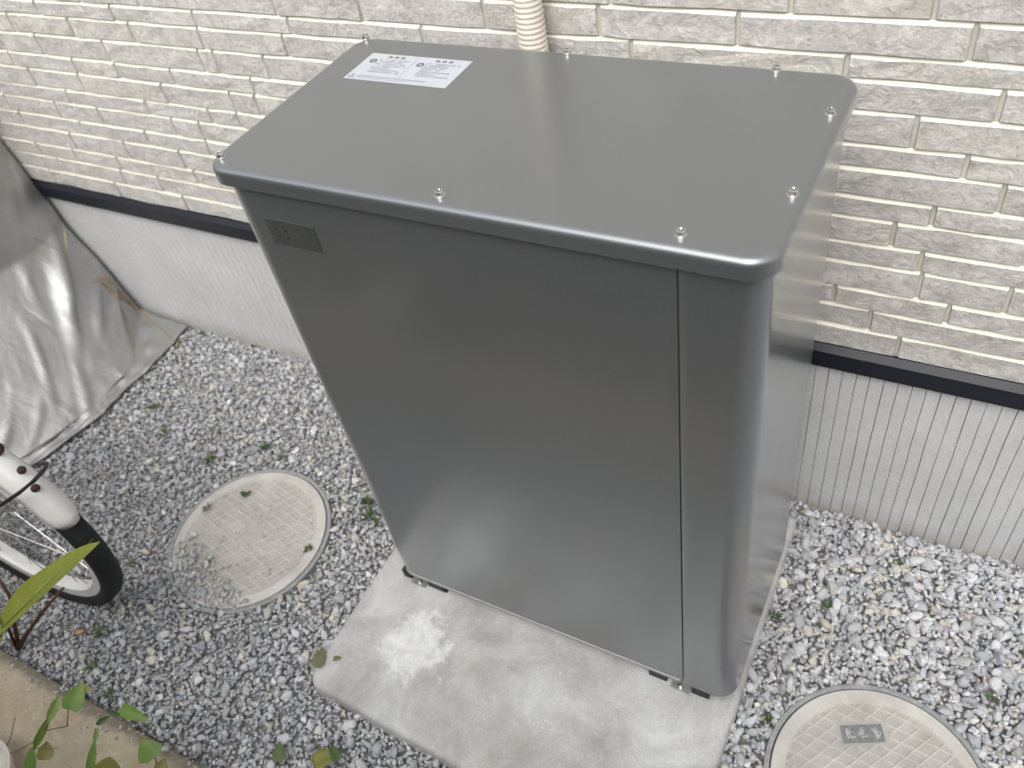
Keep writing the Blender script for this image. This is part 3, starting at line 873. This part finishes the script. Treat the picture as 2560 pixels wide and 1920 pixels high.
# ------------------------------------------------------------------ bicycle
bike = thing('bicycle', 'white bicycle whose front wheel stands on the gravel beside the kerb', 'bicycle')
h = .0675; lean = .037; R0 = .28; DR = R0 - .208
hd = Vector((math.cos(h), math.sin(h), 0)); up = Vector((-math.sin(h) * math.sin(lean), math.cos(h) * math.sin(lean), math.cos(lean))); sd_ = up.cross(hd).normalized()
base = Vector((-.7229, -.7918, .0))
def frame_at(c0):
    m = Matrix((hd, -sd_, up)).transposed().to_4x4(); m.translation = c0; return m
def wheel_obj(c0):
    """wheel parts in local axes: x forward, z up, y across; centre at the origin"""
    w = link('wheel', None, bike); w.matrix_world = frame_at(c0)
    n = 64
    def torus(prof, name, mat):
        V = []; F = []; k = len(prof)
        for i in range(n):
            a = 2 * math.pi * i / n
            for r, y in prof: V.append(((r + DR) * math.cos(a), y, (r + DR) * math.sin(a)))
        for i in range(n):
            for j in range(k): F.append((i * k + j, i * k + (j + 1) % k, ((i + 1) % n) * k + (j + 1) % k, ((i + 1) % n) * k + j))
        o = link(name, mesh(name, V, F, [mat], True, sharp=50), w); return o
    torus([(.180, -.014), (.188, -.021), (.200, -.0235), (.208, -.020), (.2125, -.010), (.2125, .010), (.208, .020), (.200, .0235), (.188, .021), (.180, .014), (.178, 0)], 'tyre', RUBBER)
    torus([(.160, -.010), (.162, -.014), (.182, -.0155), (.184, -.0125), (.180, -.010), (.176, 0), (.180, .010), (.184, .0125), (.182, .0155), (.162, .014), (.160, .010), (.158, 0)], 'rim', WHITE)
    s = MB()
    for i in range(20):
        a = 2 * math.pi * i / 20; sg = 1 if i % 2 else -1; a2 = a + .5 * (1 if i % 4 < 2 else -1)
        s.tube([(.016 * math.cos(a2), sg * .022, .016 * math.sin(a2)), ((.162 + DR) * math.cos(a), sg * .003, (.162 + DR) * math.sin(a))], .0011, 5)
    s.build('spokes', CHROME, w)
    s = MB()
    V = []; F = []
    prof = [(.0001, -.040), (.006, -.040), (.006, -.028), (.020, -.025), (.020, -.020), (.011, -.017), (.011, .017), (.020, .020), (.020, .025), (.006, .028), (.006, .040), (.0001, .040)]
    for i in range(20):
        a = 2 * math.pi * i / 20
        for r, y in prof: V.append((r * math.cos(a), y, r * math.sin(a)))
    k = len(prof)
    for i in range(20):
        for j in range(k - 1): F.append((i * k + j, i * k + j + 1, ((i + 1) % 20) * k + j + 1, ((i + 1) % 20) * k + j))
    link('hub', mesh('hub', V, F, [CHROME], True, sharp=40), w)
    return w
def mudguard(c0, a0, a1, wide=.030):
    V = []; F = []; n = 40; m = 12
    for i in range(n + 1):
        t = rad(a0 + (a1 - a0) * i / n); endr = min(1, i / 2.5) if True else 1
        for j in range(m + 1):
            u = -1 + 2 * j / m; ww = wide * (math.sqrt(max(0, 1 - (1 - endr) ** 2)) * .35 + .65)
            y = u * ww; r = .232 + DR - .018 * u * u * (1 + .4 * u * u)
            V.append((r * math.cos(t), y, r * math.sin(t)))
    for i in range(n):
        for j in range(m): a = i * (m + 1) + j; F.append((a, a + 1, a + m + 2, a + m + 1))
    o = link('mudguard', mesh('mudguard', V, F, [WHITE], True), bike); o.matrix_world = frame_at(c0)
    sm_ = o.modifiers.new('thickness', 'SOLIDIFY'); sm_.thickness = .0016; sm_.offset = -1
    return o
c_front = base + up * R0
c_rear = c_front - hd * .90
wheel_obj(c_front); wheel_obj(c_rear)
mg = mudguard(c_front, 17, 140); mudguard(c_rear, 10, 190)
def loc(c0, x, y, z): return c0 + hd * x - sd_ * y + up * z
for i, (aa, yy) in enumerate(((42, -.008), (35, .002))):
    t = rad(aa); s = MB()
    pc = loc(c_front, (.234 + DR) * math.cos(t), yy, (.234 + DR) * math.sin(t)); nn = (hd * math.cos(t) + up * math.sin(t))
    s.lathe([(.0075, -.004), (.0075, .001), (.005, .003), (.005, .006), (.0001, .007)], 14)
    o = s.build('mudguard_bolt', RUST, bike, True, 35); o.location = pc; o.rotation_euler = nn.to_track_quat('Z', 'Y').to_euler()
s = MB()
for sg in (-1, 1): s.tube([loc(c_front, 0, sg * .042, 0), loc(c_front, -.035, sg * .042, .10), loc(c_front, -.105, sg * .040, .295), loc(c_front, -.12, sg * .012, .325)], [.009, .010, .012, .012], 10)
s.tube([loc(c_front, -.12, 0, .315), loc(c_front, -.155, 0, .43)], .016, 14)
s.build('fork', WHITE, bike, True, 50)
s = MB(); s.tube([loc(c_front, -.155, -.20, .53), loc(c_front, -.17, -.10, .52), loc(c_front, -.16, 0, .47), loc(c_front, -.17, .10, .52), loc(c_front, -.155, .20, .53)], .010, 10); s.tube([loc(c_front, -.155, 0, .43), loc(c_front, -.16, 0, .475)], .012, 10)
s.build('handlebar', CHROME, bike, True)
s = MB(); bb = loc(c_front, -.47, 0, -.01)
s.tube([loc(c_front, -.14, 0, .38), bb], .015, 12); s.tube([bb, loc(c_front, -.55, 0, .32)], .013, 12)
for sg in (-1, 1): s.tube([bb, loc(c_rear, 0, sg * .045, 0)], .008, 8); s.tube([loc(c_front, -.54, 0, .26), loc(c_rear, 0, sg * .045, 0)], .007, 8)
s.build('frame', WHITE, bike, True, 50)
s = MB()
V = []
for i in range(9):
    x = -.66 + .22 * i / 8; ww = .065 * (1 - i / 8) ** .7 + .018
    s_ = [loc(c_front, x, yy * ww, .37 + .010 * math.cos(yy * 1.5) - (.012 if abs(yy) > .9 else 0)) for yy in (-1, -.5, 0, .5, 1)]; V += s_
F = [(i * 5 + j, i * 5 + j + 1, (i + 1) * 5 + j + 1, (i + 1) * 5 + j) for i in range(8) for j in range(4)]
so_ = link('saddle', mesh('saddle', V, F, [RUBBER], True), bike); mm = so_.modifiers.new('thickness', 'SOLIDIFY'); mm.thickness = .03
s = MB(); s.tube([at(-40, 1290, .42), at(0, 1264, .455), at(48, 1232, .50), at(84, 1203, .50), at(112, 1172, .46), at(118, 1158, .36), at(96, 1160, .25)], .0036, 8)
s.build('brake_cable', RUBBER, bike, True)
for q in range(2):
    t = rad(52); s = MB(); s.lathe([(.012, -.004), (.012, .003), (.007, .007), (.0001, .008)], 16)
o = s.build('reflector_bolt', RUST, bike, True, 35); o.location = loc(c_front, (.236 + DR) * math.cos(t), -.012, (.236 + DR) * math.sin(t)); o.rotation_euler = (hd * math.cos(t) + up * math.sin(t)).to_track_quat('Z', 'Y').to_euler()

# ------------------------------------------------------------------ plants
def leaf_blade(s, p0, p1, width, nrm, curl=.15, n=8, m=0, shape='lance'):
    p0, p1, nrm = Vector(p0), Vector(p1), Vector(nrm).normalized()
    d = (p1 - p0); L = d.length; d.normalize(); sdv = d.cross(nrm).normalized(); nrm = sdv.cross(d).normalized()
    V = []; F = []
    for i in range(n + 1):
        t = i / n
        if shape == 'lance': w = width * math.sin(math.pi * min(1, t ** .75 * .98 + .02)) ** .8
        elif shape == 'heart': w = width * (math.sin(math.pi * min(1, (t * .93 + .07) ** .62)) ** .75)
        else: w = width * math.sin(math.pi * (t * .96 + .02)) ** .6
        w *= 1 + .16 * noise.noise(Vector((t * 5 + p1.x * 40, p1.y * 40, p1.z * 40)))
        c = p0 + d * (L * t) - nrm * (curl * L * t * t)
        V += [c - sdv * w + nrm * (w * .30), c - sdv * w * .5 + nrm * (w * .12), c, c + sdv * w * .5 + nrm * (w * .12), c + sdv * w + nrm * (w * .30)]
    for i in range(n):
        for j in range(4): a = i * 5 + j; F.append((a, a + 1, a + 6, a + 5))
    s.add(V, F, m)
CV = (CAM - Vector((-.3, -.95, .2))).normalized()
# shrub with reddish stems and one long yellow-green leaf
sh = thing('broadleaf_shrub', 'shrub with reddish stems and a long yellow-green leaf by the kerb', 'shrub', tuple(at(45, 1622, .0)))
org = at(45, 1622, .0)
def local(p): return Vector(p) - org
for pts, r in (([at(48, 1622, 0), at(38, 1570, .05), at(24, 1490, .12), at(-6, 1442, .17)], [.0050, .0044, .0038, .0032]),
               ([at(45, 1622, 0), at(70, 1580, .05), at(110, 1525, .11), at(158, 1470, .18)], [.0055, .0046, .0038, .0028]),
               ([at(42, 1622, 0), at(10, 1545, .10), at(-40, 1560, .2)], [.0035, .003, .0025])):
    s = MB(); s.tube([local(p) for p in pts], r, 8); s.build('stem', STEM, sh, True)
s = MB(); leaf_blade(s, local(at(-14, 1588, .30)), local(at(234, 1346, .42)), .042, CV * .7 + Vector((-.5, .2, .5)), .05, 14)
lf = s.build('leaf', LEAF_Y, sh, True)
s = MB(); s.tube([local(at(-14, 1588, .302)), local(at(110, 1467, .366)), local(at(232, 1348, .42))], [.0013, .0009, .0003], 5); s.build('midrib', LEAF_G, lf, True)
s = MB(); leaf_blade(s, local(at(5, 1600, .30)), local(at(-130, 1560, .34)), .03, CV, .2, 8); s.build('leaf', LEAF_Y, sh, True)

# sprigs leaning over the kerb, out of focus
def sprig(name, root, leaves, label, stems, mat=LEAF_G, matst=STEMG):
    t = thing(name, label, 'plant', tuple(root)); root = Vector(root)
    for pts, r in stems:
        s = MB(); s.tube([Vector(p) - root for p in pts], r, 6); s.build('stem', matst, t, True)
    for a, b, w, shp, m in leaves:
        s = MB(); leaf_blade(s, Vector(a) - root, Vector(b) - root, w * .72, CV + Vector((random.uniform(-.3, .3), random.uniform(-.2, .2), random.uniform(-.2, .3))), .12, 8, 0, shp)
        s.build('leaf', m, t, True)
    return t
r1 = at(75, 1925, .05)
sprig('green_sprig', r1,
      [(at(175, 1775, .24), at(205, 1705, .26), .024, 'heart', LEAF_G), (at(190, 1725, .25), at(232, 1722, .25), .010, 'lance', LEAF_O),
       (at(120, 1805, .20), at(150, 1735, .22), .011, 'lance', LEAF_G), (at(85, 1870, .16), at(125, 1790, .20), .010, 'lance', LEAF_G),
       (at(110, 1900, .14), at(118, 1852, .15), .019, 'heart', LEAF_O), (at(75, 1935, .12), at(78, 1868, .15), .013, 'lance', LEAF_G)],
      'bright green sprig with a notched leaf and narrow leaflets over the kerb corner',
      [([r1, at(80, 1880, .12), at(100, 1830, .17), at(168, 1815, .21), at(170, 1770, .24)], .0013), ([at(80, 1885, .12), at(120, 1805, .20)], .0012), ([at(90, 1870, .13), at(145, 1870, .16)], .001)])
r2 = at(240, 1930, .05)
sprig('green_sprig', r2,
      [(at(222, 1940, .16), at(236, 1850, .20), .010, 'lance', LEAF_G), (at(238, 1855, .20), at(243, 1818, .21), .006, 'lance', LEAF_G),
       (at(268, 1935, .15), at(272, 1893, .17), .034, 'heart', LEAF_O), (at(240, 1812, .215), at(275, 1790, .22), .007, 'lance', LEAF_D)],
      'thin upright sprig with a dull olive leaf between the two leafy sprigs',
      [([r2, at(232, 1890, .12), at(238, 1820, .21)], .0011)])
r3 = at(395, 1945, .03)
sprig('green_sprig', r3,
      [(at(385, 1895, .16), at(352, 1850, .18), .027, 'heart', LEAF_G), (at(400, 1930, .12), at(412, 1895, .13), .016, 'heart', LEAF_O),
       (at(303, 1772, .19), at(368, 1800, .19), .016, 'heart', LEAF_G), (at(300, 1790, .19), at(262, 1775, .19), .006, 'lance', LEAF_D)],
      'green sprig with two broad rounded leaves rising beside the gravel',
      [([r3, at(390, 1900, .14), at(372, 1868, .17)], .0012), ([at(390, 1900, .14), at(340, 1830, .17), at(300, 1785, .19)], .0008)])
# bare twig
s = MB(); s.tube([at(-20, 1830, .10), at(8, 1885, .08), at(40, 1880, .10), at(90, 1850, .14)], .0011, 6); s.tube([at(8, 1885, .08), at(28, 1840, .10), at(38, 1790, .13)], .0009, 6)
o = s.build('bare_twig', STEMG, None, True); tag(o, 'thin bare forked twig lying across the buff kerb', 'twig')
# pot in the corner
s = MB(); c = at(-50, 1960, .08)
s.lathe([(.055, -.08), (.075, .0), (.082, .002), (.083, .014), (.079, .016), (.074, .014), (.070, .004), (.0001, .000)], 40)
pot = s.build('plant_pot', CREAM, None, True, 40, (c.x - .015, c.y - .012, .085)); tag(pot, 'cream plastic pot rim showing behind the kerb', 'pot')

# small weeds
def weed(x, y, size, kind, label, mat=LEAF_D, seed=0, zb=.012):
    r = random.Random(seed); t = thing('weed', label, 'weed', (x, y, zb), r.uniform(0, 6), 'small weeds growing through the gravel')
    n = {'tuft': 9, 'rosette': 7, 'single': 2}[kind]
    for i in range(n):
        a = 2 * math.pi * i / n + r.uniform(-.4, .4); L = size * r.uniform(.6, 1.1); el = r.uniform(.3, 1.1)
        s = MB()
        p1 = Vector((math.cos(a) * L * math.cos(el), math.sin(a) * L * math.cos(el), L * math.sin(el)))
        leaf_blade(s, (p1.x * .15, p1.y * .15, .0), p1, size * (.10 if kind == 'tuft' else .26), Vector((-p1.x, -p1.y, L)), .25, 4, 0, 'lance' if kind == 'tuft' else 'heart')
        s.build('leaf', mat, t, True)
    return t
weeds = [
 (-.647, -.383, .022, 'rosette', 'small dark weed nearest above the half-buried cover on its left'),
 (-.533, -.300, .020, 'rosette', 'dark weed sprout beyond the half-buried cover, farther of a pair'),
 (-.472, -.311, .013, 'rosette', 'tiny green sprout between the half-buried cover and the foundation'),
 (-.831, -.360, .024, 'tuft', 'dark green weed midway between tarpaulin hem and covers'),
 (-.935, -.300, .018, 'rosette', 'flat green weed close to the tarpaulin hem'),
 (-.165, -.375, .034, 'tuft', 'largest dark weed tuft, beside the lower left edge of the cabinet'),
 (-.190, -.345, .022, 'rosette', 'leafy weed just behind the tuft beside the cabinet'),
 (-.548, -.500, .018, 'tuft', 'thin weed at the left rim of the half-buried cover'),
 (-.613, -.686, .018, 'tuft', 'small weed right of the bicycle tyre'),
 (-.553, -.838, .026, 'tuft', 'faint green weed in the shade by the kerb'),
 (-.500, -.900, .026, 'tuft', 'green weed at the kerb edge above the leafy sprig'),
 (-.420, -.930, .022, 'tuft', 'dark weed touching the kerb near the blue chip'),
 (-.615, -.770, .020, 'rosette', 'green weed right under the bicycle tyre'),
 (.704, -.279, .020, 'tuft', 'sparse weed against the right foot of the cabinet'),
 (.784, -.221, .012, 'rosette', 'tiny weed in the gravel right of the cabinet'),
 (1.061, -.290, .018, 'tuft', 'weed right of the clean round cover'),
 (.742, -.467, .013, 'rosette', 'tiny weed left of the clean round cover'),
 (.885, -.084, .010, 'rosette', 'smallest weed, near the grooved foundation on the right'),
 (-.245, -.500, .015, 'rosette', 'pale weed on the right rim of the half-buried cover'),
 (-.814, -.016, .012, 'rosette', 'small weed at the foot of the foundation wall'),
 (-1.006, -.022, .014, 'rosette', 'green sprout at the wall end of the tarpaulin flap'),
]
for i, (x, y, sz, kd, lb_) in enumerate(weeds): weed(x, y, sz, kd, lb_, LEAF_D, i + 3)
weed(-.482, -.437, .017, 'rosette', 'dark curled leaf cluster lying on the half-buried cover', LEAF_D, 77, .016)
# fallen leaves
def fallen(u, v, z, size, ang, mat, label, shape='heart'):
    s = MB(); c = at(u, v, z); d = Vector((math.cos(ang), math.sin(ang), .08)) * size
    leaf_blade(s, -d, d, size * .62, (.1, .1, 1), .1, 10, 0, shape)
    o = s.build('fallen_leaf', mat, None, True, None, c); m = o.modifiers.new('thickness', 'SOLIDIFY'); m.thickness = .0006
    tag(o, label, 'leaf', 'fallen leaves on the gravel')
OL = mat_leaf('dull_brown_green_leaf', (.12, .11, .06), (.18, .165, .09))
fallen(800, 1642, .034, .021, 1.9, OL, 'dull brown-green leaf on the left edge of the slab')
fallen(843, 1645, .034, .008, .6, OL, 'small leaf scrap on the slab beside the brown-green leaf')
fallen(697, 1878, .026, .019, 2.2, mat_leaf('muted_green_leaf', (.07, .10, .045), (.11, .14, .07)), 'muted grey-green leaf on the gravel in front of the slab')
fallen(818, 1893, .030, .027, .8, LEAF_O, 'mossy olive leaf, largest in front of the slab')
fallen(835, 1880, .032, .016, 2.6, LEAF_D, 'darker green leaf overlapping the mossy olive leaf')
# blue chip and two odd stones
def pebble(u, v, z, r, mat, name, label, cat):
    V, F = base_shapes(2, 3)[1]; o = link(name, mesh(name, V * np.array((r, r * .8, r * .6)), F, [mat], True), None, at(u, v, z)); tag(o, label, cat)
pebble(445, 1738, .018, .0045, BLUE, 'plastic_chip', 'bright blue plastic chip on the gravel near the kerb', 'plastic chip')
pebble(200, 1580, .020, .0125, simple('orange_stone', (.50, .31, .17), .7, 0, 150, .2), 'pebble', 'round orange-brown pebble on the gravel below the bicycle wheel', 'pebble')
print('bricks', nb, 'gravel tris', NTRI)
